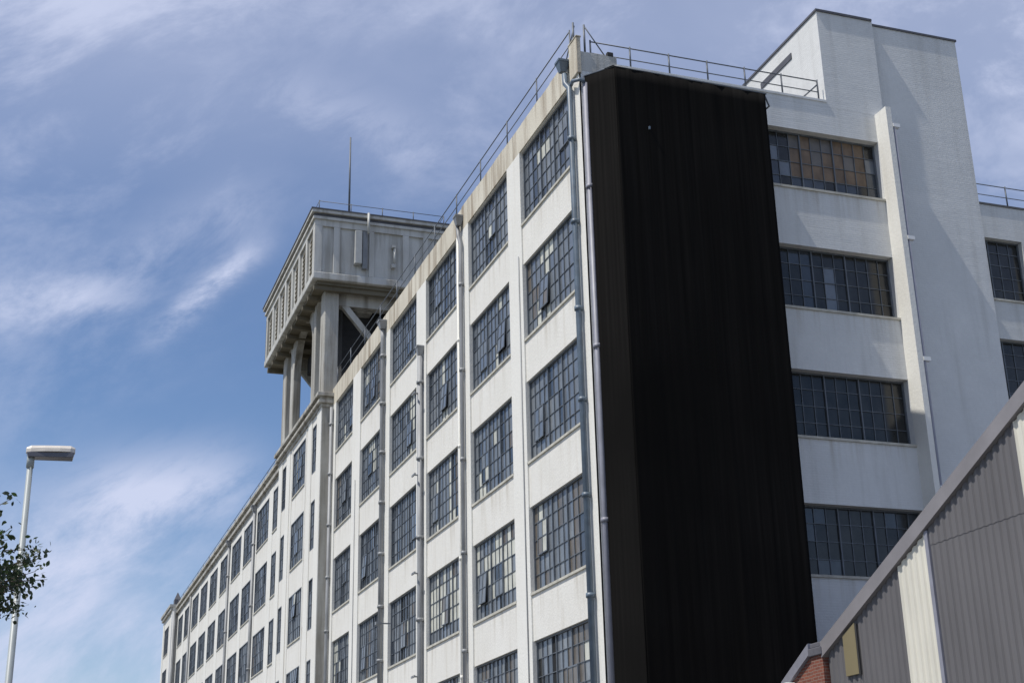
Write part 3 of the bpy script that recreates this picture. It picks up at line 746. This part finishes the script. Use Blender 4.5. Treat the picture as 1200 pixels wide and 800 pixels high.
def mth(op,a,b=None,c=None):
    n=N(nt,'ShaderNodeMath',operation=op)
    for i,v in enumerate((a,b,c)):
        if v is None: continue
        if isinstance(v,(int,float)): n.inputs[i].default_value=v
        else: nt.links.new(v,n.inputs[i])
    return n.outputs[0]
ay=mth('MAXIMUM',mth('ABSOLUTE',sp.outputs[1]),.12)
X=mth('DIVIDE',sp.outputs[0],ay); Z=mth('DIVIDE',sp.outputs[2],ay)
cb=N(nt,'ShaderNodeCombineXYZ'); nt.links.new(X,cb.inputs[0]); nt.links.new(Z,cb.inputs[1])
def rot_noise(ang,sx,sy,scale,detail,rough,dist,seed):
    mp=N(nt,'ShaderNodeMapping'); mp.vector_type='TEXTURE'; mp.inputs['Rotation'].default_value=(0,0,math.radians(ang)); mp.inputs['Scale'].default_value=(sx,sy,1); mp.inputs['Location'].default_value=(seed,seed*.7,0)
    nt.links.new(cb.outputs[0],mp.inputs[0]); n=N(nt,'ShaderNodeTexNoise'); setin(n,Scale=scale,Detail=detail,Roughness=rough,Distortion=dist); nt.links.new(mp.outputs[0],n.inputs['Vector']); return n.outputs['Fac']
def ss(v,a,b):
    n=N(nt,'ShaderNodeMapRange',interpolation_type='SMOOTHSTEP'); setin(n,From_Min=a,From_Max=b); nt.links.new(v,n.inputs['Value']); return n.outputs['Result']
n1=rot_noise(32,1.5,.8,6.0,13,.64,.35,3.1)
n2=rot_noise(15,1.6,.9,2.2,6,.55,.3,7.7)
n3=rot_noise(36,1.6,.8,15,12,.66,.35,1.3)
def streak(x0,z0,x1,z1,wd,soft=1.0):
    cx,cz=(x0+x1)/2,(z0+z1)/2; L=math.hypot(x1-x0,z1-z0)/2; ca,sa=(x1-x0)/2/L,(z1-z0)/2/L
    # wobble from noise
    wob=mth('MULTIPLY',mth('SUBTRACT',n3,.5),wd*2.2)
    dx=mth('SUBTRACT',X,cx); dz=mth('ADD',mth('SUBTRACT',Z,cz),wob)
    u=mth('ADD',mth('MULTIPLY',dx,ca),mth('MULTIPLY',dz,sa)); v=mth('SUBTRACT',mth('MULTIPLY',dz,ca),mth('MULTIPLY',dx,sa))
    e=mth('ADD',mth('POWER',mth('ABSOLUTE',mth('DIVIDE',u,L)),3),mth('POWER',mth('ABSOLUTE',mth('DIVIDE',v,wd)),2))
    g=mth('EXPONENT',mth('MULTIPLY',e,-1.0)); return mth('MULTIPLY',g,ss(n3,.28,.64))
wisps=mth('MULTIPLY',ss(n1,.45,.68),ss(n2,.36,.60))
cov=mth('MULTIPLY',wisps,.42)
high=mth('MULTIPLY',ss(Z,.33,.72),mth('ADD',mth('MULTIPLY',ss(n2,.3,.7),.22),.26))
low=mth('MULTIPLY',mth('SUBTRACT',1.0,ss(Z,.10,.30)),mth('ADD',mth('MULTIPLY',ss(n1,.40,.62),.75),.16))
tot=mth('ADD',mth('ADD',cov,high),low)
for a in ((.080,.372,.150,.450,.010,.95),(-.06,.383,.055,.402,.022,.6),(.03,.405,.16,.50,.028,.35),(.035,.245,.155,.275,.026,.75),(-.03,.19,.11,.245,.04,.55),(.06,.16,.15,.13,.02,.6),(.12,.60,.32,.55,.03,.25),(.02,.65,.3,.72,.05,.2)):
    tot=mth('ADD',tot,mth('MULTIPLY',streak(*a[:5]),a[5]))
tot=mth('MINIMUM',tot,.92)
mx=N(nt,'ShaderNodeMix',data_type='RGBA'); nt.links.new(tot,mx.inputs[0]); hs=N(nt,'ShaderNodeHueSaturation'); hs.inputs['Saturation'].default_value=1.10; hs.inputs['Hue'].default_value=.506; nt.links.new(sky.outputs[0],hs.inputs['Color']); nt.links.new(hs.outputs[0],mx.inputs[6]); mx.inputs[7].default_value=(5.3,5.75,7.4,1)
nt.links.new(mx.outputs[2],bg.inputs[0]); bg.inputs[1].default_value=.121

# ------------------------------------------------------------------ camera
cam=bpy.data.cameras.new('camera'); co=bpy.data.objects.new('camera',cam); COL.objects.link(co)
rx,ry,rz=math.radians(20.28702586),math.radians(-1.34255011),math.radians(19.64207734)
f=Vector((math.sin(rz)*math.cos(rx),math.cos(rz)*math.cos(rx),math.sin(rx))); r=Vector((math.cos(rz),-math.sin(rz),0)); u=r.cross(f)
r2=r*math.cos(ry)+u*math.sin(ry); u2=-r*math.sin(ry)+u*math.cos(ry)
mat=Matrix((r2,u2,-f)).transposed().to_4x4(); mat.translation=Vector((-14.37571303,-33.77148831,1.17191544))
co.matrix_world=mat; cam.sensor_width=36; cam.lens=36*1648.977/1200; cam.clip_end=5000; cam.clip_start=.1
S.camera=co
S.view_settings.view_transform='Standard'; S.view_settings.look='None'; S.view_settings.gamma=1; S.view_settings.use_curve_mapping=False; S.view_settings.exposure=0
S.render.resolution_x=1024; S.render.resolution_y=682
